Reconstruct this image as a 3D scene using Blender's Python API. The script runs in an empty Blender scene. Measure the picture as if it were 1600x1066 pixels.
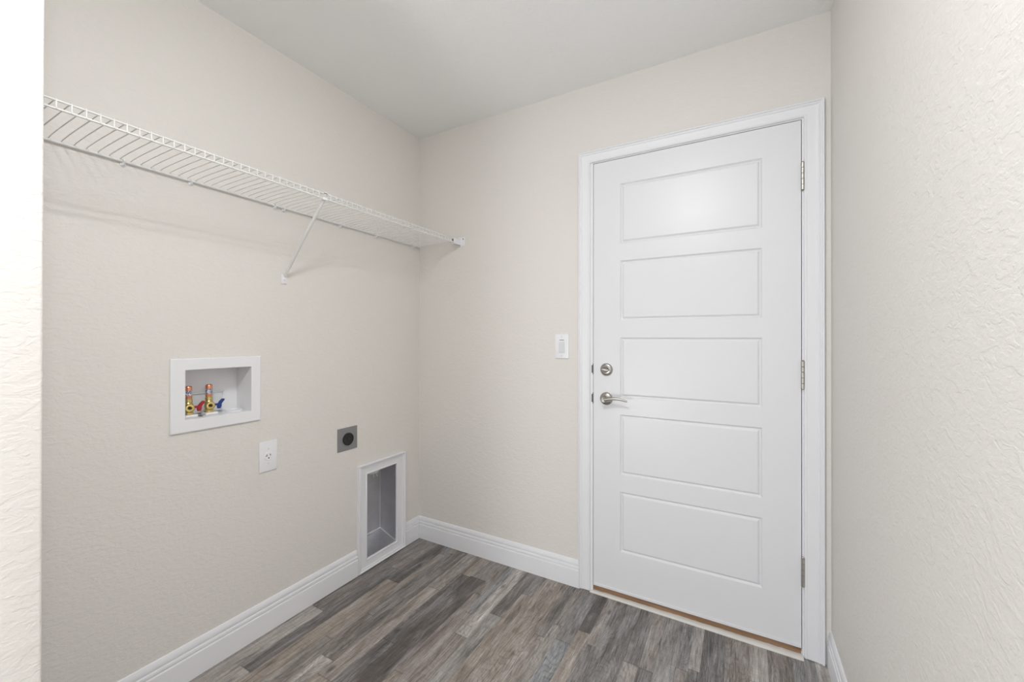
import bpy, bmesh, math, random
from mathutils import Vector, Matrix
random.seed(7)
C = bpy.context.scene.collection
sc = bpy.context.scene

# ------------------------------------------------------------------ camera
cam_d = bpy.data.cameras.new('camera'); cam = bpy.data.objects.new('camera', cam_d); C.objects.link(cam)
sc.camera = cam
CAM = Vector((1.7166, -1.9035, 1.2189)); YAW = math.radians(29.225); PITCH = math.radians(0.16); ROLL = math.radians(0.065)
fwd = Vector((-math.sin(YAW)*math.cos(PITCH), math.cos(YAW)*math.cos(PITCH), math.sin(PITCH)))
rgt = Vector((math.cos(YAW), math.sin(YAW), 0)); upv = rgt.cross(fwd)
r2 = rgt*math.cos(ROLL) + upv*math.sin(ROLL); u2 = -rgt*math.sin(ROLL) + upv*math.cos(ROLL)
m = Matrix(((r2.x, u2.x, -fwd.x), (r2.y, u2.y, -fwd.y), (r2.z, u2.z, -fwd.z))).to_4x4()
m.translation = CAM; cam.matrix_world = m
cam_d.sensor_width = 36; cam_d.lens = 36*636.54/1600
cam_d.shift_y = -(6.99)/1600.0
cam_d.clip_start = 0.02

# ------------------------------------------------------------------ light
H = 2.44; W = 2.0128
w = bpy.data.worlds.new('World'); sc.world = w; w.use_nodes = True
w.node_tree.nodes['Background'].inputs[0].default_value = (0.93, 0.97, 1.0, 1)
w.node_tree.nodes['Background'].inputs[1].default_value = 0.6
sc.view_settings.view_transform = 'Standard'; sc.view_settings.look = 'None'; sc.view_settings.gamma = 1
sc.view_settings.use_curve_mapping = False
sc.view_settings.exposure = 0.07
def area(name, loc, rot, size, sizey, power, col=(1, 1, 1), shape='RECTANGLE'):
    d = bpy.data.lights.new(name, 'AREA'); d.shape = shape; d.size = size
    if shape in ('RECTANGLE', 'ELLIPSE'): d.size_y = sizey
    d.energy = power; d.color = col
    o = bpy.data.objects.new(name, d); C.objects.link(o); o.location = loc; o.rotation_euler = rot
    return o
LAMP = (1.385, -1.81)
def point(name, loc, power, r, col=(1, 1, 1)):
    d = bpy.data.lights.new(name, 'POINT'); d.energy = power; d.shadow_soft_size = r; d.color = col
    o = bpy.data.objects.new(name, d); C.objects.link(o); o.location = loc
# round ceiling lamp at the laundry opening, an added low fill light in the hall, and daylight from the open hall behind
point('ceiling_lamp_light', (LAMP[0], LAMP[1], 2.26), 13.5, .055, (.975, .99, 1.0))
area('ceiling_lamp_downlight', (LAMP[0], LAMP[1], 2.395), (0, 0, 0), 0.11, 0.11, 10, (.975, .99, 1.0), 'DISK')
point('hall_fill_light', (.78, -2.8, .5), 38, .15, (.97, .985, 1.0))
w.node_tree.nodes['Background'].inputs[1].default_value = 1.15

# ------------------------------------------------------------------ materials
def mat(name, col, rough=.5, metal=0.0, spec=.5):
    mt = bpy.data.materials.new(name); mt.use_nodes = True
    b = mt.node_tree.nodes['Principled BSDF']
    b.inputs['Base Color'].default_value = (*col, 1); b.inputs['Roughness'].default_value = rough
    b.inputs['Metallic'].default_value = metal; b.inputs['Specular IOR Level'].default_value = spec
    return mt
class NT:
    def __init__(s, mt): s.t = mt.node_tree; s.b = s.t.nodes['Principled BSDF']
    def n(s, typ, **kw):
        nd = s.t.nodes.new(typ)
        for k, v in kw.items(): setattr(nd, k, v)
        return nd
    def link(s, a, b): s.t.links.new(a, b)
    def m(s, op, a, b=None, c=None):
        nd = s.n('ShaderNodeMath', operation=op)
        for i, v in enumerate((a, b, c)):
            if v is None: continue
            if isinstance(v, (int, float)): nd.inputs[i].default_value = v
            else: s.link(v, nd.inputs[i])
        return nd.outputs[0]
    def comb(s, x, y, z=0.0):
        nd = s.n('ShaderNodeCombineXYZ')
        for i, v in enumerate((x, y, z)):
            if isinstance(v, (int, float)): nd.inputs[i].default_value = v
            else: s.link(v, nd.inputs[i])
        return nd.outputs[0]
    def noise(s, vec, scale, detail=3, rough=.5, dist=0.0):
        nd = s.n('ShaderNodeTexNoise'); s.link(vec, nd.inputs['Vector'])
        nd.inputs['Scale'].default_value = scale; nd.inputs['Detail'].default_value = detail
        nd.inputs['Roughness'].default_value = rough; nd.inputs['Distortion'].default_value = dist
        return nd.outputs['Fac']
    def ramp(s, fac, stops, interp='LINEAR'):
        nd = s.n('ShaderNodeValToRGB'); nd.color_ramp.interpolation = interp
        e = nd.color_ramp.elements
        while len(e) < len(stops): e.new(.5)
        for i, (p, c) in enumerate(stops):
            e[i].position = p; e[i].color = (c, c, c, 1) if isinstance(c, (int, float)) else (*c, 1)
        s.link(fac, nd.inputs[0]); return nd.outputs[0]
    def white(s, vec):
        nd = s.n('ShaderNodeTexWhiteNoise', noise_dimensions='3D'); s.link(vec, nd.inputs['Vector']); return nd
    def mix(s, fac, a, b, blend='MIX'):
        nd = s.n('ShaderNodeMix', data_type='RGBA', blend_type=blend)
        for sock, v in ((nd.inputs[0], fac), (nd.inputs[6], a), (nd.inputs[7], b)):
            if isinstance(v, (int, float)): sock.default_value = v
            elif isinstance(v, tuple): sock.default_value = (*v, 1)
            else: s.link(v, sock)
        return nd.outputs[2]
    def pos(s): return s.n('ShaderNodeTexCoord').outputs['Object']
    def bump(s, h, dist, strength=1.0):
        nd = s.n('ShaderNodeBump'); nd.inputs['Distance'].default_value = dist; nd.inputs['Strength'].default_value = strength
        s.link(h, nd.inputs['Height']); s.link(nd.outputs[0], s.b.inputs['Normal'])

def plaster(name, col, amt=.0011, rough=.62):
    mt = mat(name, col, rough, 0, .35); t = NT(mt); p = t.pos()
    mp = t.n('ShaderNodeMapping'); t.link(p, mp.inputs[0]); mp.inputs['Scale'].default_value = (1.0, .8, 1.45); mp.inputs['Rotation'].default_value = (.35, 0, 0)
    v = mp.outputs[0]
    a = t.ramp(t.noise(v, 38, 3, .55, .6), [(0.46, 0.0), (0.53, .75), (0.62, 1.0)])
    b = t.ramp(t.noise(v, 95, 3, .55, .3), [(0.40, 0.0), (0.62, 1.0)])
    c = t.noise(v, 9, 2, .5, .3)
    h = t.m('ADD', t.m('MULTIPLY', a, .55), t.m('MULTIPLY', b, .35)); h = t.m('ADD', h, t.m('MULTIPLY', c, .5))
    t.bump(h, amt, 1.0)
    return mt
M = {}
M['wall'] = plaster('beige_wall_paint', (.795, .763, .725), .0007)
M['ceiling'] = plaster('white_ceiling_paint', (.95, .955, .95), .0006, .8)
M['trim'] = mat('white_trim_paint', (.85, .853, .88), .38, 0, .45)
M['door'] = mat('white_door_paint', (.81, .812, .835), .33, 0, .40)
M['plastic'] = mat('white_plastic', (.88, .88, .90), .28, 0, .5)
M['plasticg'] = mat('greyish_plastic', (.72, .74, .77), .35, 0, .5)
M['wire'] = mat('white_vinyl_wire', (.83, .83, .82), .35, 0, .5)
M['nickel'] = mat('satin_nickel', (.44, .42, .39), .30, 1.0)
M['hinge'] = mat('brushed_hinge_steel', (.52, .50, .47), .33, 1.0)
M['darkmetal'] = mat('dark_strike_metal', (.16, .15, .14), .45, 1.0)
M['black'] = mat('black_plastic', (.012, .012, .013), .32)
M['blackhole'] = mat('dark_slot', (.02, .018, .018), .6)
M['steelplate'] = mat('grey_receptacle_plate', (.27, .27, .27), .45, .25)
M['copper'] = mat('copper', (.85, .38, .24), .28, 1.0)
M['brass'] = mat('brass', (.74, .60, .25), .25, 1.0)
M['red'] = mat('red_handle', (.38, .02, .03), .35)
M['blue'] = mat('blue_handle', (.015, .05, .22), .35)
M['screw'] = mat('screw_metal', (.80, .80, .82), .35, .6)
M['caulk'] = mat('white_caulk', (.80, .78, .74), .6)
# galvanised sheet
mt = mat('galvanised_sheet', (.46, .46, .49), .36, .9); t = NT(mt); p = t.pos()
n1 = t.noise(p, 14, 4, .6, .6)
t.link(t.ramp(n1, [(.3, (.60, .60, .63)), (.7, (.68, .68, .71))]), t.b.inputs['Base Color'])
t.link(t.ramp(t.noise(p, 30, 3), [(.3, .33), (.7, .40)]), t.b.inputs['Roughness'])
M['galv'] = mt
# brown wood strip below the door
mt = mat('brown_wood', (.30, .16, .08), .55); t = NT(mt); p = t.pos()
mp = t.n('ShaderNodeMapping'); t.link(p, mp.inputs[0]); mp.inputs['Scale'].default_value = (1.2, 8, 22)
t.link(t.ramp(t.noise(mp.outputs[0], 5, 4, .6), [(.3, (.20, .115, .062)), (.55, (.31, .18, .10)), (.75, (.37, .24, .15))]), t.b.inputs['Base Color'])
M['wood'] = mt
# sticker with small blue marks on the copper tubes
mt = mat('valve_sticker', (.6, .6, .65), .5); t = NT(mt); p = t.pos()
mp = t.n('ShaderNodeMapping'); t.link(p, mp.inputs[0]); mp.inputs['Scale'].default_value = (190, 190, 120)
t.link(t.ramp(t.noise(mp.outputs[0], 1.3, 1), [(.44, (.10, .13, .24)), (.5, (.66, .64, .68))]), t.b.inputs['Base Color'])
M['sticker'] = mt

# vinyl plank floor: strips of uneven width running along Y
mt = mat('vinyl_plank_floor', (.2, .2, .2), .42, 0, .4); t = NT(mt); p = t.pos()
sp = t.n('ShaderNodeSeparateXYZ'); t.link(p, sp.inputs[0]); X, Y = sp.outputs[0], sp.outputs[1]
X = t.m('ADD', X, 3.02)
xs = t.m('DIVIDE', X, 0.061)
xw = t.m('ADD', xs, t.m('ADD', t.m('MULTIPLY', t.m('SINE', t.m('MULTIPLY', xs, 2.09)), .21), t.m('MULTIPLY', t.m('SINE', t.m('MULTIPLY', xs, .93)), .34)))
i_ = t.m('FLOOR', xw); fx = t.m('FRACT', xw)
r1 = t.white(t.comb(i_, 3.7, 1.3)).outputs['Value']
L = t.m('ADD', t.m('MULTIPLY', r1, .45), .42)
ys = t.m('ADD', t.m('DIVIDE', Y, L), t.m('MULTIPLY', t.white(t.comb(i_, 9.1, 5.3)).outputs['Value'], 17.0))
j_ = t.m('FLOOR', ys); fy = t.m('FRACT', ys)
cell = t.white(t.comb(i_, j_, 2.0)); cv = cell.outputs['Value']; cc = cell.outputs['Color']
cs = t.n('ShaderNodeSeparateColor'); t.link(cc, cs.inputs[0])
# per-strip shifted grain coordinates
gx = t.m('ADD', X, t.m('MULTIPLY', cs.outputs[0], 31.0)); gy = t.m('ADD', Y, t.m('MULTIPLY', cs.outputs[1], 17.0))
fine = t.noise(t.comb(t.m('MULTIPLY', gx, 300), t.m('MULTIPLY', gy, 20)), 1.0, 4, .7, .2)
streak = t.noise(t.comb(t.m('MULTIPLY', gx, 85), t.m('MULTIPLY', gy, 4.6)), 1.0, 5, .68, 1.4)
blot = t.noise(t.comb(t.m('MULTIPLY', gx, 20), t.m('MULTIPLY', gy, 3.0)), 1.0, 4, .62, 1.0)
saw = t.noise(t.comb(t.m('MULTIPLY', gx, 20), t.m('MULTIPLY', gy, 150)), 1.0, 2, .5, .0)
rg = t.m('ADD', t.m('MULTIPLY', gx, 62), t.m('MULTIPLY', t.noise(t.comb(t.m('MULTIPLY', gx, 7), t.m('MULTIPLY', gy, 2.2)), 1.0, 2, .5, .3), 26))
ringg = t.m('FRACT', rg)
knot = t.n('ShaderNodeTexVoronoi'); t.link(t.comb(t.m('MULTIPLY', gx, 9), t.m('MULTIPLY', gy, 3.4)), knot.inputs['Vector']); knot.inputs['Scale'].default_value = 1.0
base = t.ramp(cv, [(0.0, (.100, .088, .080)), (.16, (.150, .140, .134)), (.34, (.205, .180, .160)), (.52, (.270, .232, .196)),
                   (.66, (.215, .224, .232)), (.80, (.175, .148, .132)), (1.0, (.350, .325, .300))])
pale = t.mix(1.0, base, (1.75, 1.72, 1.70), 'MULTIPLY')
col = t.mix(t.ramp(blot, [(.44, 0.0), (.66, .75)]), base, t.mix(.5, pale, (.33, .335, .345)))
col = t.mix(t.ramp(blot, [(.28, .75), (.44, 0.0)]), col, (.085, .082, .082))
col = t.mix(1.0, col, t.ramp(streak, [(.30, .42), (.42, .86), (.55, 1.04), (.72, 1.5)]), 'MULTIPLY')
col = t.mix(t.m('MULTIPLY', t.ramp(cs.outputs[2], [(.45, 0.0), (.50, 1.0)]), .6), col, t.mix(1.0, col, t.ramp(ringg, [(0.0, .62), (.25, 1.05), (.8, 1.12), (1.0, .70)]), 'MULTIPLY'))
col = t.mix(1.0, col, t.ramp(knot.outputs['Distance'], [(.03, .45), (.10, 1.0)]), 'MULTIPLY')
col = t.mix(1.0, col, t.ramp(fine, [(.30, .58), (.48, 1.0), (.70, 1.32)]), 'MULTIPLY')
col = t.mix(.5, col, t.ramp(saw, [(.35, .85), (.6, 1.08)]), 'MULTIPLY')
# strip edges: faint; plank edges every third strip: a thin dark line
edge = t.m('MINIMUM', fx, t.m('SUBTRACT', 1.0, fx))
e1 = t.ramp(edge, [(0.0, .80), (.03, 1.0)])
endd = t.m('MULTIPLY', t.m('MINIMUM', fy, t.m('SUBTRACT', 1.0, fy)), L)
e2 = t.ramp(endd, [(0.0, .62), (.0022, 1.0)])
col = t.mix(1.0, col, e1, 'MULTIPLY'); col = t.mix(1.0, col, e2, 'MULTIPLY')
col = t.mix(1.0, col, (1.12, 1.11, 1.11), 'MULTIPLY')
t.link(col, t.b.inputs['Base Color'])
t.link(t.ramp(streak, [(.3, .50), (.7, .38)]), t.b.inputs['Roughness'])
t.bump(t.m('ADD', t.m('MULTIPLY', fine, .5), streak), .0004, .6)
M['floor'] = mt

# ------------------------------------------------------------------ mesh helpers
def obj(name, bm, m, parent=None, smooth=None, mats=None):
    bmesh.ops.recalc_face_normals(bm, faces=bm.faces)
    me = bpy.data.meshes.new(name); bm.to_mesh(me); bm.free()
    for x in (mats or [m]): me.materials.append(M[x] if isinstance(x, str) else x)
    if smooth is not None:
        for pl in me.polygons: pl.use_smooth = True
        me.set_sharp_from_angle(angle=math.radians(smooth))
    o = bpy.data.objects.new(name, me); C.objects.link(o)
    if parent is not None: o.parent = parent; o.matrix_parent_inverse = world(parent).inverted()
    return o
def world(o):
    mm = Matrix.Translation(o.location)
    return (world(o.parent) @ o.matrix_parent_inverse @ mm) if o.parent else mm
def tag(o, label=None, cat=None, group=None, kind=None):
    if label: o['label'] = label
    if cat: o['category'] = cat
    if group: o['group'] = group
    if kind: o['kind'] = kind
    return o
def empty(name, loc, **k):
    o = bpy.data.objects.new(name, None); C.objects.link(o); o.location = loc; o.empty_display_size = .05
    return tag(o, **k)
def B(): return bmesh.new()
def add(bm, other):
    me = bpy.data.meshes.new('tmp'); other.to_mesh(me); other.free(); bm.from_mesh(me); bpy.data.meshes.remove(me)
def box(bm, a, b, bev=0.0, seg=2):
    t_ = B(); bmesh.ops.create_cube(t_, size=1)
    for v in t_.verts:
        v.co = Vector([(a[i]+b[i])/2 + v.co[i]*(b[i]-a[i]) for i in range(3)])
    if bev: bmesh.ops.bevel(t_, geom=t_.edges[:], offset=bev, segments=seg, affect='EDGES', profile=.5)
    add(bm, t_); return bm
def tube(bm, pts, r, seg=8, cap=True, radii=None):
    pts = [Vector(p_) for p_ in pts]; rings = []
    n = len(pts); prev = None
    for i, p_ in enumerate(pts):
        d = (pts[min(i+1, n-1)] - pts[max(i-1, 0)]).normalized()
        if prev is None:
            a = d.orthogonal().normalized()
        else:
            a = (prev - d*prev.dot(d)).normalized()
        prev = a; b_ = d.cross(a); rr = radii[i] if radii else r
        rings.append([bm.verts.new(p_ + (a*math.cos(2*math.pi*k/seg) + b_*math.sin(2*math.pi*k/seg))*rr) for k in range(seg)])
    for q in range(n-1):
        for k in range(seg):
            bm.faces.new((rings[q][k], rings[q][(k+1) % seg], rings[q+1][(k+1) % seg], rings[q+1][k]))
    if cap: bm.faces.new(rings[0][::-1]); bm.faces.new(rings[-1])
    return bm
def lathe(bm, prof, centre, axis, seg=32):
    """prof: (radius, distance along axis)"""
    c = Vector(centre); ax = Vector(axis).normalized(); a = ax.orthogonal().normalized(); b_ = ax.cross(a)
    rings = []
    for r, h in prof:
        if r <= 1e-6: rings.append([bm.verts.new(c + ax*h)])
        else: rings.append([bm.verts.new(c + ax*h + (a*math.cos(2*math.pi*k/seg) + b_*math.sin(2*math.pi*k/seg))*r) for k in range(seg)])
    for q in range(len(rings)-1):
        A, D = rings[q], rings[q+1]
        for k in range(seg):
            k2 = (k+1) % seg
            if len(A) == 1 and len(D) == 1: continue
            if len(A) == 1: bm.faces.new((A[0], D[k], D[k2]))
            elif len(D) == 1: bm.faces.new((A[k], A[k2], D[0]))
            else: bm.faces.new((A[k], A[k2], D[k2], D[k]))
    if len(rings[0]) > 1: bm.faces.new(rings[0][::-1])
    if len(rings[-1]) > 1: bm.faces.new(rings[-1])
    return bm
def extrude_profile(bm, prof, mapf, s0, s1):
    """prof: closed list (u,v); mapf(u,v,s)->xyz; s0,s1 may be functions of (u,v) for mitres"""
    f0 = s0 if callable(s0) else (lambda u, v: s0); f1 = s1 if callable(s1) else (lambda u, v: s1)
    A = [bm.verts.new(mapf(u, v, f0(u, v))) for u, v in prof]; D = [bm.verts.new(mapf(u, v, f1(u, v))) for u, v in prof]
    n = len(prof)
    for k in range(n): bm.faces.new((A[k], A[(k+1) % n], D[(k+1) % n], D[k]))
    bm.faces.new(A[::-1]); bm.faces.new(D)
    return bm

# ------------------------------------------------------------------ room shell
YP = -1.6912     # room-side face of the partition the camera looks past
XP = .70         # its free end
YR = -3.6      # where the wall beside the camera ends
YH = -6.0        # far end of the hall behind the camera
XH = -0.9
T = .12
def wall_grid(plane, at, thick, us, vs, holes):
    """a wall slab of thickness 'thick' with rectangular holes; plane 'x' (u=y, v=z) or 'y' (u=x, v=z)"""
    bm = B()
    P = (lambda d, u, v: (d, u, v)) if plane == 'x' else (lambda d, u, v: (u, d, v))
    def inhole(u, v): return any(h[0] < u < h[1] and h[2] < v < h[3] for h in holes)
    for h in holes: us = us + [h[0], h[1]]; vs = vs + [h[2], h[3]]
    us = sorted(set(us)); vs = sorted(set(vs)); cache = {}
    def V(d, i, j):
        k = (d, i, j)
        if k not in cache: cache[k] = bm.verts.new(P(d, us[i], vs[j]))
        return cache[k]
    n, q = len(us)-1, len(vs)-1
    solid = [[not inhole((us[i]+us[i+1])/2, (vs[j]+vs[j+1])/2) for j in range(q)] for i in range(n)]
    d0, d1 = at, at+thick
    for i in range(n):
        for j in range(q):
            if not solid[i][j]: continue
            bm.faces.new((V(d0, i, j), V(d0, i+1, j), V(d0, i+1, j+1), V(d0, i, j+1)))
            bm.faces.new((V(d1, i, j), V(d1, i, j+1), V(d1, i+1, j+1), V(d1, i+1, j)))
            for (ii, jj, e0, e1) in ((i-1, j, (i, j), (i, j+1)), (i+1, j, (i+1, j), (i+1, j+1)), (i, j-1, (i, j), (i+1, j)), (i, j+1, (i, j+1), (i+1, j+1))):
                if not (0 <= ii < n and 0 <= jj < q) or not solid[ii][jj]:
                    bm.faces.new((V(d0, *e0), V(d0, *e1), V(d1, *e1), V(d1, *e0)))
    return bm
def struct(name, bm, m, **k): return tag(obj(name, bm, m, **k), kind='structure')
# washer box / vent box openings in the left wall
WB = (-1.2105, -.988, .925, 1.102)
VB = (-.4005, -.198, .058, .496)
struct('wall_left', wall_grid('x', 0, -.16, [YP-.0, T], [0, H], [(WB[0]-.004, WB[1]+.004, WB[2]-.004, WB[3]+.004), (VB[0]-.008, VB[1]+.008, VB[2]-.012, VB[3]+.008)]), 'wall')
DX0, DX1, DZ1 = 1.0866, 1.9345, 2.0690
struct('wall_back', wall_grid('y', 0, T, [0.0, W], [0, H], [(DX0, DX1, 0-.001, DZ1)]), 'wall')
struct('wall_right', box(B(), (W, YR, 0), (W+T, T, H)), 'wall')
b = B(); box(b, (-.16, YP-.122, 0), (XP, YP, H), 0)
# rounded corner bead on the partition's free end
ed = [e for e in b.edges if all(abs(v.co.x-XP) < 1e-5 for v in e.verts) and abs(e.verts[0].co.z-e.verts[1].co.z) > 1]
bmesh.ops.bevel(b, geom=ed, offset=.005, segments=4, affect='EDGES', profile=.5)
struct('wall_front', b, 'wall', smooth=40)
struct('floor', box(B(), (-2.5, YH, -.05), (4.5, .0, 0)), 'floor')
struct('ceiling', box(B(), (-2.5, YH, H), (4.5, T, H+.05)), 'ceiling')

# baseboards
BB = [(0, 0), (.0140, 0), (.0140, .0800), (.0138, .0822), (.0124, .0838), (.0086, .0852), (.0080, .0876), (.0108, .0892), (.0120, .0908),
      (.0120, .0970), (.0108, .1002), (.0070, .1018), (.0064, .1046), (.0088, .1064), (.0092, .1100), (.0082, .1175), (.0058, .1250), (.0034, .1295), (.0015, .1307), (0, .1307)]
bl = B()
extrude_profile(bl, BB, lambda u, v, s: (u, s, v), YP, -.4672)
extrude_profile(bl, BB, lambda u, v, s: (u, s, v), -.1316, lambda u, v: -u)
struct('baseboard_left', bl, 'trim', smooth=28)
struct('baseboard_back', extrude_profile(B(), BB, lambda u, v, s: (s, -u, v), lambda u, v: u, 1.0296), 'trim', smooth=28)
struct('baseboard_right', extrude_profile(B(), BB, lambda u, v, s: (W-u, s, v), YR, 0.0), 'trim', smooth=28)
struct('baseboard_front', extrude_profile(B(), BB, lambda u, v, s: (s, YP+u, v), .014, XP-.012), 'trim', smooth=28)

# ------------------------------------------------------------------ trim frames
CP = [(0, 0), (0, .0150), (.0015, .0172), (.0035, .0178), (.0060, .0170), (.0075, .0140), (.0085, .0116), (.0105, .0110), (.0125, .0128), (.0150, .0134),
      (.0170, .0126), (.0185, .0104), (.0200, .0098), (.0300, .0088), (.0440, .0076), (.0475, .0074), (.0500, .0088), (.0530, .0092), (.0550, .0084), (.0565, .0062), (.0570, .0040), (.0570, 0)]
def frame_bm(P, u0, u1, v0, v1, wl, wr, wt, wb):
    """mitred moulding round a rectangle; P(u,v,h)->xyz, widths per side (wb None: open below)"""
    bm = B()
    def prof(wd): return [(d*wd/.057, h) for d, h in CP]
    n = len(CP)
    def corner(cu, cv, su, sv, wu, wv):  # ring of verts at mitre
        return [bm.verts.new(P(cu+su*a[0], cv+sv*c[0], a[1])) for a, c in zip(prof(wu), prof(wv))]
    tl = corner(u0, v1, 1, -1, wl, wt); tr = corner(u1, v1, -1, -1, wr, wt)
    def bridge(A, D):
        for k in range(n-1): bm.faces.new((A[k], A[k+1], D[k+1], D[k]))
        bm.faces.new((A[n-1], A[0], D[0], D[n-1]))
    bridge(tl, tr)
    if wb is None:
        bl_ = corner(u0, v0, 1, 0, wl, wt); br_ = corner(u1, v0, -1, 0, wr, wt)
        bridge(bl_, tl); bridge(tr, br_); bm.faces.new(bl_); bm.faces.new(br_)
    else:
        bl_ = corner(u0, v0, 1, 1, wl, wb); br_ = corner(u1, v0, -1, 1, wr, wb)
        bridge(bl_, tl); bridge(tr, br_); bridge(br_, bl_)
    return bm

# ------------------------------------------------------------------ the door
door = empty('door_1', (1.51, 0, 0), kind='structure')
obj('casing', frame_bm(lambda u, v, h: (u, -h, v), 1.0296, 1.9928, .0025, 2.1163, .0570, .0632, .0545, None), 'trim', door, 28)
j = B()
box(j, (1.0866, .0, .0), (1.0990, T, 2.0690)); box(j, (1.9240, .0, .0), (1.9345, T, 2.0690)); box(j, (1.0990, .0, 2.0580), (1.9240, T, 2.0690))
box(j, (1.0990, .047, .0), (1.1110, T, 2.0580)); box(j, (1.9120, .047, .0), (1.9240, T, 2.0580)); box(j, (1.1110, .047, 2.0460), (1.9120, T, 2.0580))
obj('jamb', j, 'trim', door)
# slab with five grooved panels
SX0, SX1, SZ0, SZ1 = 1.1015, 1.9215, .0365, 2.0550
PX0, PX1 = 1.2292, 1.7945
pan = [(.2225+.3590*k, .2225+.3590*k+.2795) for k in range(5)]
s = B()
rings = [(0, 0), (.0010, .0010), (.0055, .0066), (.0070, .0074), (.0090, .0074), (.0106, .0064), (.0150, .0016), (.0165, .0008), (.0180, .0006)]
def ring_v(z0, z1, ins, d): return [s.verts.new((x, d, z)) for x, z in ((PX0+ins, z0+ins), (PX1-ins, z0+ins), (PX1-ins, z1-ins), (PX0+ins, z1-ins))]
def v_(x, z, y=0.0): return s.verts.new((x, y, z))
colv = {}
zs = [SZ0] + [z for pr in pan for z in pr] + [SZ1]; xs_ = [SX0, PX0, PX1, SX1]
grid = [[v_(x, z) for x in xs_] for z in zs]
for a in range(len(zs)-1):
    for c in range(3):
        if c == 1 and a % 2 == 1: continue
        s.faces.new((grid[a][c], grid[a][c+1], grid[a+1][c+1], grid[a+1][c]))
for k, (z0, z1) in enumerate(pan):
    a = 1+2*k
    prev = [grid[a][1], grid[a][2], grid[a+1][2], grid[a+1][1]]
    for ins, d in rings[1:]:
        cur = ring_v(z0, z1, ins, d)
        for q in range(4): s.faces.new((prev[q], prev[(q+1) % 4], cur[(q+1) % 4], cur[q]))
        prev = cur
    s.faces.new(prev)
bk = [v_(x, z, .044) for x, z in ((SX0, SZ0), (SX1, SZ0), (SX1, SZ1), (SX0, SZ1))]
s.faces.new(bk)
s.faces.new([grid[0][c] for c in range(4)] + [bk[1], bk[0]])
s.faces.new([grid[-1][c] for c in range(4)][::-1] + [bk[3], bk[2]])
s.faces.new([grid[r][0] for r in range(len(zs))] + [bk[3], bk[0]])
s.faces.new([grid[r][3] for r in range(len(zs))][::-1] + [bk[1], bk[2]])
slab = obj('door_slab', s, 'door', door)
obj('door_sweep', box(B(), (SX0, -.0035, .0335), (SX1, .0, .0455), .0012), 'door', slab)
# wooden strip and white bead on the floor under the door
obj('threshold_strip', box(B(), (1.0995, .006, .0062), (1.9215, .10, .0335), .002), 'wood', door)
sb = B(); N = 60; random.seed(3)
top = []
for k in range(N+1):
    x = 1.0890 + (1.9270-1.0890)*k/N
    zj = .0068 + random.uniform(-.0012, .0016)
    yf = -.0165 - .009*k/N
    sec = [(x, yf, 0.0005), (x, yf, .0042), (x, yf+.002, .0056), (x, .004+random.uniform(-.003, .001), zj), (x, .012, zj-.001), (x, .012, 0.0005)]
    top.append([sb.verts.new(q) for q in sec])
for k in range(N):
    for q in range(6): sb.faces.new((top[k][q], top[k][(q+1) % 6], top[k+1][(q+1) % 6], top[k+1][q]))
sb.faces.new(top[0]); sb.faces.new(top[-1][::-1])
obj('floor_bead', sb, 'caulk', door, 40)
# hinges
def hinge(z0, z1):
    x, y = 1.9262, -.0062
    b = B(); n = 5; L_ = (z1-z0)/n
    for k in range(n):
        lathe(b, [(.0056, .0003), (.0065, .0010), (.0065, L_-.0010), (.0056, L_-.0003)], (x, y, z0+k*L_), (0, 0, 1), 16)
    o = obj('hinge', b, 'hinge', door, 35)
    lv = B(); box(lv, (x, -.0012, z0), (x+.0125, .0006, z1)); obj('hinge_leaf', lv, 'hinge', o)
    pn = B(); lathe(pn, [(.0035, 0), (.0046, .001), (.0030, .0032), (0, .0036)], (x, y, z1), (0, 0, 1), 12)
    lathe(pn, [(.0035, 0), (.0046, .001), (.0030, .0028), (0, .0032)], (x, y, z0), (0, 0, -1), 12)
    obj('hinge_pin', pn, 'hinge', o, 35)
for z0, z1 in ((1.7845, 1.8905), (1.0245, 1.1310), (.2725, .3810)): hinge(z0, z1)
# strike plate lips
for z0, z1 in ((1.0426, 1.0951), (.9016, .9561)):
    b = B(); zc = (z0+z1)/2
    box(b, (1.0925, -.0030, z0+.008), (1.1000, .030, z1-.008), .0012); box(b, (1.0975, -.0012, z0), (1.1000, .034, z1), .0008)
    o = obj('strike_plate', b, 'darkmetal', door); o['label'] = 'dark metal strike plate lip in the door gap'
# deadbolt
c = (1.1655, 0, 1.0690)
db = obj('deadbolt', lathe(B(), [(.0295, 0), (.0295, .004), (.0285, .0075), (.0255, .0105), (.0200, .0122), (.0120, .0128), (0, .0130)], c, (0, -1, 0), 40), 'nickel', door, 35)
db['label'] = 'satin nickel deadbolt with thumb turn'
db_ring = B(); lathe(db_ring, [(.0142, .0118), (.0142, .0138), (0, .0138)], c, (0, -1, 0), 28); obj('turn_shadow_disc', db_ring, 'darkmetal', db, 35)  # dark disc standing in for the shadow behind the thumb turn
tt = B()
lathe(tt, [(.0085, .0120), (.0085, .018), (.0070, .020), (0, .0205)], c, (0, -1, 0), 20)
# lens-shaped thumb turn
tp = []
for k in range(25):
    a = 2*math.pi*k/24; tp.append((.0195*math.cos(a), .0075*math.sin(a)*(1-.25*abs(math.cos(a)))))
A = [tt.verts.new((c[0]+u*.97-v*.2, c[1]-.0180, c[2]+v+u*-.16)) for u, v in tp[:-1]]; D = [tt.verts.new((c[0]+u*.85*.97-v*.2, c[1]-.0320, c[2]+v*.55+u*-.14)) for u, v in tp[:-1]]
for k in range(24): tt.faces.new((A[k], A[(k+1) % 24], D[(k+1) % 24], D[k]))
tt.faces.new(A); tt.faces.new(D[::-1])
obj('thumb_turn', tt, 'nickel', db, 35)
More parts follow.
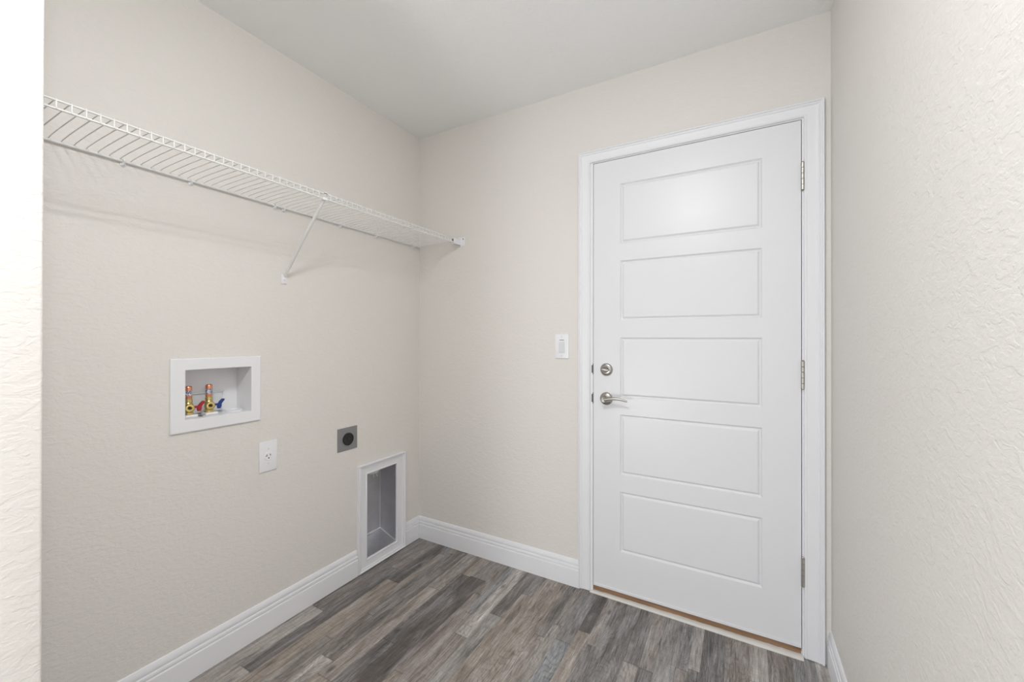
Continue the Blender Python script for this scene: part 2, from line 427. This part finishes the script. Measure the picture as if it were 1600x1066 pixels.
# lever handle
c = Vector((1.1650, 0, .9310))
ls = obj('lever_handle', lathe(B(), [(.0325*.93, 0), (.0325*.93, .003), (.0292, .0068), (.0262, .0100), (.0190, .0122), (.0135, .0140), (.0115, .020), (.0110, .034), (.0118, .040), (.0118, .050), (.0100, .0535), (0, .0540)], c, (0, -1, 0), 40), 'nickel', door, 35)
ls['label'] = 'satin nickel wave lever handle with round rose'
pts = []; rad = []
for k in range(17):
    q = k/16; x = c.x + .002 + .106*q
    z = c.z + .0085*math.sin(min(1, q/.92)*math.pi*.9) - .0030*q**3 + .001
    pts.append((x, -.0455 - .004*math.sin(q*math.pi), z)); rad.append(.0075*(1-q)**1.6 + .0042 if q < 1 else .0036)
lb = B(); tube(lb, pts, 0, 14, True, rad)
for v in lb.verts: pass
obj('lever', lb, 'nickel', ls, 50)
obj('lock_button', lathe(B(), [(.0042, 0), (.0042, .005), (.0034, .0062), (0, .0064)], (c.x, -.0538, c.z), (0, -1, 0), 18), 'nickel', ls, 35)

# ------------------------------------------------------------------ light switch on the back wall
def plate_thing(name, loc, label, cat): return empty(name, loc, label=label, cat=cat)
sw = plate_thing('light_switch', (.9400, 0, 1.1760), 'white rocker light switch plate on the beige wall beside the door', 'light switch')
x0, x1, z0, z1 = .9035, .9765, 1.1155, 1.2370
b = B(); box(b, (x0, -.0058, z0), (x1, .0, z1), .0022, 3); obj('wall_plate', b, 'plastic', sw, 40)
b = B(); cx, cz = (x0+x1)/2, (z0+z1)/2
box(b, (cx-.0170, -.0072, cz-.0335), (cx+.0170, -.0045, cz+.0335), .0008); fr = obj('switch_frame', b, 'plastic', sw)
b = B(); pr = [(-.0072, -.0315), (-.0092, -.0300), (-.0088, .0), (-.0066, .0300), (-.0066, .0315), (-.005, .0315), (-.005, -.0315)]
A = [b.verts.new((cx-.0152, y, cz+z)) for y, z in pr]; D = [b.verts.new((cx+.0152, y, cz+z)) for y, z in pr]
for k in range(7): b.faces.new((A[k], A[(k+1) % 7], D[(k+1) % 7], D[k]))
b.faces.new(A); b.faces.new(D[::-1]); obj('rocker', b, 'plasticg', fr)
b = B(); box(b, (cx-.012, -.0078, cz+.0300), (cx+.012, -.0070, cz+.0322)); obj('rocker_gap', b, 'blackhole', fr)
for dz in (-.0485, .0485):
    obj('screw', lathe(B(), [(.0034, 0), (.0034, .0006), (.0024, .0012), (0, .0013)], (cx, -.0058, cz+dz), (0, -1, 0), 14), 'plasticg', sw, 40)

# ------------------------------------------------------------------ single outlet on the left wall
yc, zc = -.9180, .7255
ot = plate_thing('wall_outlet', (0, yc, zc), 'white single round power outlet on the left wall under the plumbing box', 'outlet')
b = B(); box(b, (0, yc-.0368, zc-.0625), (.0058, yc+.0368, zc+.0625), .0022, 3); obj('wall_plate', b, 'plastic', ot, 40)
rc = obj('receptacle', lathe(B(), [(.0182, .0040), (.0180, .0066), (.0168, .0076), (0, .0078)], (0, yc, zc), (1, 0, 0), 36), 'plastic', ot, 30)
b = B(); box(b, (.0070, yc-.0085, zc+.0005), (.0081, yc-.0060, zc+.0085)); box(b, (.0070, yc-.0125, zc+.0005), (.0081, yc-.0085, zc+.0030))
box(b, (.0070, yc+.0052, zc+.0010), (.0081, yc+.0078, zc+.0080))
lathe(b, [(.0028, 0), (.0028, .0011), (0, .0011)], (.0070, yc, zc-.0075), (1, 0, 0), 14); obj('slots', b, 'blackhole', rc)
for dz in (-.0300, .0300):
    obj('screw', lathe(B(), [(.0030, 0), (.0030, .0006), (.0020, .0011), (0, .0012)], (.0058, yc, zc+dz), (1, 0, 0), 14), 'plasticg', ot, 40)

# ------------------------------------------------------------------ dryer receptacle
y0, y1, z0, z1 = -.5825, -.4655, .6545, .7690
dr = plate_thing('dryer_receptacle', (0, -.5240, .7118), 'square grey metal plate with a round black dryer power socket', 'power socket')
b = B(); box(b, (0, y0, z0), (.0030, y1, z1), .0010); obj('wall_plate', b, 'steelplate', dr)
cy, cz = -.5235, .7110
b = B(); lathe(b, [(.0380, 0), (.0370, .0012), (.0340, .0016), (.0330, .0016)], (.0028, cy, cz), (1, 0, 0), 40); obj('plate_ring', b, 'steelplate', dr, 40)
so = obj('socket', lathe(B(), [(.0310, .0), (.0310, .0060), (.0290, .0072), (.0278, .0072), (.0270, .0050), (.0, .0050)], (.0030, cy, cz), (1, 0, 0), 40), 'black', dr, 35)
b = B()
for dy, dz, w_, h_ in ((-.0135, .002, .0030, .015), (.0135, .002, .0030, .015), (0, -.0150, .0080, .0034), (0, .0165, .0060, .0060)):
    box(b, (.0078, cy+dy-w_/2, cz+dz-h_/2), (.0083, cy+dy+w_/2, cz+dz+h_/2))
obj('socket_slots', b, 'blackhole', so)
b = B(); lathe(b, [(.0085, .0), (.0085, .0014), (.0070, .0020), (0, .0020)], (.0078, cy, cz), (1, 0, 0), 24); obj('socket_hub', b, 'black', so, 35)

# ------------------------------------------------------------------ washer outlet box
wb = empty('washer_outlet_box', (0, -1.1, 1.01), label='white recessed plumbing box for a washing machine in the left wall', cat='plumbing box')
Y0, Y1, Z0, Z1 = -1.2545, -.9505, .8815, 1.1430
fp = B()
def rect_x(b, x, y0, y1, z0, z1): return [b.verts.new((x, y, z)) for y, z in ((y0, z0), (y1, z0), (y1, z1), (y0, z1))]
seq = [(0, 0), (0, .0062), (.0018, .0080), (.0036, .0084)]
prev = None
for ins, x in seq:
    cur = rect_x(fp, x+.0001, Y0+ins, Y1-ins, Z0+ins, Z1-ins)
    if prev:
        for q in range(4): fp.faces.new((prev[q], prev[(q+1) % 4], cur[(q+1) % 4], cur[q]))
    prev = cur
for (a0, a1, c0, c1, x) in ((WB[0]-.0015, WB[1]+.0015, WB[2]-.0015, WB[3]+.0015, .0086), (WB[0], WB[1], WB[2], WB[3], .0074), (WB[0], WB[1], WB[2], WB[3], .0001)):
    cur = rect_x(fp, x, a0, a1, c0, c1)
    for q in range(4): fp.faces.new((prev[q], prev[(q+1) % 4], cur[(q+1) % 4], cur[q]))
    prev = cur
obj('faceplate', fp, 'plastic', wb)
rb = B(); DW = -.1015; th = .002
box(rb, (DW-th, WB[0]-th, WB[2]-th), (DW, WB[1]+th, WB[3]+th)); box(rb, (DW, WB[0]-th, WB[2]-th), (0, WB[0], WB[3]+th)); box(rb, (DW, WB[1], WB[2]-th), (0, WB[1]+th, WB[3]+th))
box(rb, (DW, WB[0], WB[2]-th), (0, WB[1], WB[2])); box(rb, (DW, WB[0], WB[3]), (0, WB[1], WB[3]+th))
rbo = obj('recess', rb, 'plastic', wb)
b = B(); box(b, (DW, -1.188, WB[2]+.004), (DW+.010, -1.045, 1.004), .0015); obj('pipe_shroud', b, 'plasticg', wb)
b = B(); box(b, (DW, -1.192, 1.003), (DW+.016, -1.040, 1.0065), .001); obj('shroud_ledge', b, 'plasticg', wb)
b = B(); lathe(b, [(.030, 0), (.030, .004), (.027, .006), (.024, .006), (.022, .002), (0, .002)], (-.052, -1.022, WB[2]), (0, 0, 1), 36); obj('drain_cap', b, 'plastic', wb, 35)
b = B(); box(b, (-.050, -1.148, WB[2]), (-.030, -1.139, WB[2]+.0012)); obj('floor_slot', b, 'blackhole', wb)
def valve(yv, xv, handle, label):
    zb = WB[2]
    v = empty('shutoff_valve', (xv, yv, zb+.0), label=label, cat='valve', group=None)
    b = B(); box(b, (xv-.022, yv-.020, zb+.0002), (xv+.024, yv+.022, zb+.010), .003); obj('base_collar', b, 'plastic', v)
    b = B(); lathe(b, [(.0155, .010), (.0155, .017), (.0135, .019), (.0135, .026), (.0150, .028), (.0150, .046), (.0120, .050), (.0105, .054), (.0125, .056), (.0125, .064), (.0105, .066), (.0100, .070)], (xv, yv, zb), (0, 0, 1), 28)
    bd = obj('valve_body', b, 'brass', v, 35)
    ax = Vector((1.0, -.22, 0.0)).normalized()
    b = B(); lathe(b, [(.0105, .006), (.0105, .014), (.0130, .016), (.0145, .018), (.0145, .028), (.0130, .0305), (.0100, .0312), (.0078, .0310), (.0055, .0285), (.0050, .024), (0, .024)], (xv, yv, zb+.036), ax, 28); sp_ = obj('hose_spout', b, 'brass', v, 35)
    b = B(); lathe(b, [(.0048, 0), (.0048, .0006), (0, .0006)], Vector((xv, yv, zb+.036))+ax*.0243, ax, 18); obj('spout_bore', b, 'blackhole', sp_)
    b = B(); lathe(b, [(.0105, .068), (.0112, .070), (.0112, .108), (.0105, .112), (.0080, .1145), (0, .1150)], (xv, yv, zb), (0, 0, 1), 28)
    cp = obj('copper_tube', b, 'copper', v, 35)
    b = B(); lathe(b, [(.01125, .080), (.01145, .0802), (.01145, .0975), (.01125, .0977)], (xv, yv, zb), (0, 0, 1), 28); obj('sticker', b, 'sticker', cp, 35)
    # handle: stem and a twisted two-winged grip
    hx, hy, hz = xv+.012, yv+.014, zb+.036
    b = B(); tube(b, [(hx, hy-.002, hz), (hx+.001, hy+.012, hz)], .0042, 12)
    wing = [(-.0035, -.0130), (.0040, -.0135), (.0068, -.006), (.0058, .001), (.0088, .006), (.0140, .0100), (.0150, .0150), (.0085, .0160), (.0020, .0100), (-.0030, .002), (-.0048, -.006)]
    A = [b.verts.new((hx-.0020, hy+.014+u*1.3, hz+q*1.25)) for u, q in wing]; D = [b.verts.new((hx+.0050, hy+.014+u*1.3, hz+q*1.25)) for u, q in wing]; n = len(wing)
    for k in range(n): b.faces.new((A[k], A[(k+1) % n], D[(k+1) % n], D[k]))
    b.faces.new(A); b.faces.new(D[::-1])
    bmesh.ops.bevel(b, geom=[e for e in b.edges if abs(e.verts[0].co.x-e.verts[1].co.x) < 1e-4 and e.calc_length() > .004], offset=.0010, segments=2, affect='EDGES')
    obj('valve_handle', b, handle, v, 50)
    return v
valve(-1.1095, -.055, 'blue', 'brass valve with blue handle and copper tube on the right in the plumbing box')
valve(-1.1760, -.055, 'red', 'brass valve with red handle and copper tube on the left in the plumbing box')

# ------------------------------------------------------------------ dryer vent recess
vb = empty('dryer_vent_box', (0, -.30, .0), label='galvanised metal dryer vent recess with white moulded frame near the floor', cat='vent box')
obj('frame', frame_bm(lambda u, v, h: (h*1.2, u, v), -.4665, -.1325, .0028, .5560, .0620, .0620, .0560, .0545), 'trim', vb, 28)
y0, y1, z0, z1 = VB; b = B(); DV = -.122; R = .007
zf0, zf1 = .060, .103
fl = B()
# continuous sheet: floor ramps up to the back; back, sides, top
def quad(b_, *p): b_.faces.new([b_.verts.new(q) for q in p])
e = .004
def shell(off):
    a0, a1, t1, d = y0-off, y1+off, z1+off, DV-off
    quad(fl, (0, a0, zf0-off), (0, a1, zf0-off), (d, a1, zf1-off), (d, a0, zf1-off))
    quad(fl, (d, a0, zf1-off), (d, a1, zf1-off), (d, a1, t1), (d, a0, t1))
    quad(fl, (0, a0, zf0-off), (d, a0, zf1-off), (d, a0, t1), (0, a0, t1))
    quad(fl, (0, a1, zf0-off), (0, a1, t1), (d, a1, t1), (d, a1, zf1-off))
    quad(fl, (0, a0, t1), (d, a0, t1), (d, a1, t1), (0, a1, t1))
shell(.003)
bmesh.ops.remove_doubles(fl, verts=fl.verts[:], dist=1e-5)
ed = [ee for ee in fl.edges if len(ee.link_faces) == 2]
bmesh.ops.bevel(fl, geom=ed, offset=.005, segments=4, affect='EDGES', profile=.5)
obj('metal_liner', fl, 'galv', vb, 50)
b = B()
tube(b, [(DV+.0005, y0+.004, zf1+.0035), (DV+.0005, y1, zf1+.0035)], .0030, 8); tube(b, [(DV+.002, y1+.001, zf1+.004), (-.004, y1+.001, zf0+.004)], .0030, 8)
tube(b, [(DV, y1+.001, zf1), (DV, y1+.001, z1)], .0018, 8)
obj('folded_seam', b, 'screw', vb, 50)
obj('screw', lathe(B(), [(.0040, 0), (.0040, .001), (.0025, .0025), (0, .0028)], (DV-.003, -.3000, .2680), (1, 0, 0), 14), 'screw', vb, 40)
b = B()
for yy, bend in ((-.268, 0.0), (-.250, .006)):
    tube(b, [(-.100, yy, z1), (-.100, yy+bend*.2, .455), (-.098, yy+bend, .432), (-.094, yy+bend*1.6, .424)], .0034, 8)
obj('duct_tabs', b, 'plastic', vb, 50)
b = B(); lathe(b, [(.045, 0), (.045, .018), (.043, .018), (.043, .0)], (-.050, -.330, z1-.014), (0, 0, 1), 36); obj('duct_collar', b, 'galv', vb, 40)

# ------------------------------------------------------------------ wire shelf
sh = empty('wire_shelf', (0, -.86, 1.77), label='long white ventilated wire shelf mounted high on the left wall', cat='shelf')
YA, YB = YP+.003, -.004
XF = .305
zb_ = lambda y: 1.7685 + .0062*(-y)       # back rail
zf_ = lambda y: 1.7770 + .0020*(-y)       # front top rod
LIP = .0200
b = B(); tube(b, [(.0095, YA, zb_(YA)), (.0095, YB, zb_(YB))], .0036, 10); obj('back_rail', b, 'wire', sh, 60)
b = B(); tube(b, [(XF, YA, zf_(YA)), (XF, YB-.010, zf_(YB))], .0026, 10); obj('front_rod', b, 'wire', sh, 60)
b = B(); tube(b, [(XF, YA, zf_(YA)-LIP), (XF, YB-.010, zf_(YB)-LIP)], .0030, 10); obj('lip_rod', b, 'wire', sh, 60)
b = B(); y = YB-.006; r = .0014
while y > YA:
    zb, zf = zb_(y), zf_(y)
    pts = [(.0075, y, zb+.0015), (.0100, y, zb+.0048), (.030, y, zb+.0060+.001), (.075, y, zb+(zf-zb)*.25+.0075), (.14, y, zb+(zf-zb)*.47+.0068), (.22, y, zb+(zf-zb)*.74+.0050),
           (XF-.004, y, zf+.0040), (XF+.0015, y, zf+.0032), (XF+.0036, y, zf-.0005), (XF+.0036, y, zf-LIP-.001)]
    tube(b, pts, r, 6); y -= .0255
dk = obj('deck_wires', b, 'wire', sh, 60)
for yc_ in (-1.378, -1.1946, -.8939, -.8552, -.7134, -.5722, -.3464, -.0602):
    z = zb_(yc_); b = B()
    lathe(b, [(.0075, 0), (.0075, .003), (.0055, .0045), (0, .005)], (.0003, yc_, z-.0075), (1, 0, 0), 16)
    tube(b, [(.003, yc_, z-.009), (.0120, yc_, z-.0075), (.0155, yc_, z-.001), (.0135, yc_, z+.0045), (.006, yc_, z+.0060)], .0030, 8)
    box(b, (.0003, yc_-.0045, z-.012), (.010, yc_+.0045, z+.004), .0015)
    obj('wall_clip', b, 'plastic', sh, 50)
# diagonal brace
br = B(); yt, yb = -.876, -.852
tube(br, [(.300, yt, zf_(yt)-LIP-.004), (.280, yt+.001, zf_(yt)-LIP-.022), (.150, (yt+yb)/2, 1.6180), (.016, yb, 1.4915), (.009, yb, 1.4840)], .0050, 12, True, [.0056, .0062, .0058, .0054, .0050])
bo = obj('support_brace', br, 'wire', sh, 50)
b = B(); box(b, (.0002, yb-.0125, 1.4500), (.0040, yb+.0125, 1.4900), .0012); ft = obj('brace_foot', b, 'plastic', bo, 40)
obj('screw', lathe(B(), [(.0036, 0), (.0036, .0008), (.0024, .0018), (0, .002)], (.0040, yb, 1.4685), (1, 0, 0), 14), 'screw', ft, 40)
b = B(); zt = zf_(yt)
box(b, (XF-.0060, yt-.0100, zt-LIP-.0060), (XF+.0050, yt+.0100, zt-LIP+.0050), .002); box(b, (XF-.0050, yt-.0060, zt-.004), (XF+.0065, yt+.0100, zt+.0055), .002)
obj('brace_hook', b, 'plastic', bo, 40)
b = B(); box(b, (XF+.0062, yt-.0080, zt-.0015), (XF+.0070, yt+.0080, zt+.0010)); obj('hook_slot', b, 'blackhole', bo)
# end bracket on the back wall
eb = B(); zc = zf_(0)
box(eb, (.2900, -.0035, zc-.0330), (.3440, -.0003, zc+.0180), .0012)
box(eb, (.2960, -.0640, zc-.0300), (.3130, -.0030, zc-.0265), .001); box(eb, (.3100, -.0640, zc-.0300), (.3130, -.0030, zc+.0070), .001); box(eb, (.2960, -.0640, zc+.0045), (.3130, -.0030, zc+.0070), .001)
ebo = obj('end_bracket', eb, 'plastic', sh)
b = B(); box(b, (.3015, -.0650, zc-.0120), (.3075, -.0640, zc+.0015)); obj('bracket_socket', b, 'blackhole', ebo)
obj('screw', lathe(B(), [(.0036, 0), (.0036, .0008), (.0024, .0018), (0, .002)], (.3320, -.0035, zc+.0070), (0, -1, 0), 14), 'darkmetal', ebo, 40)
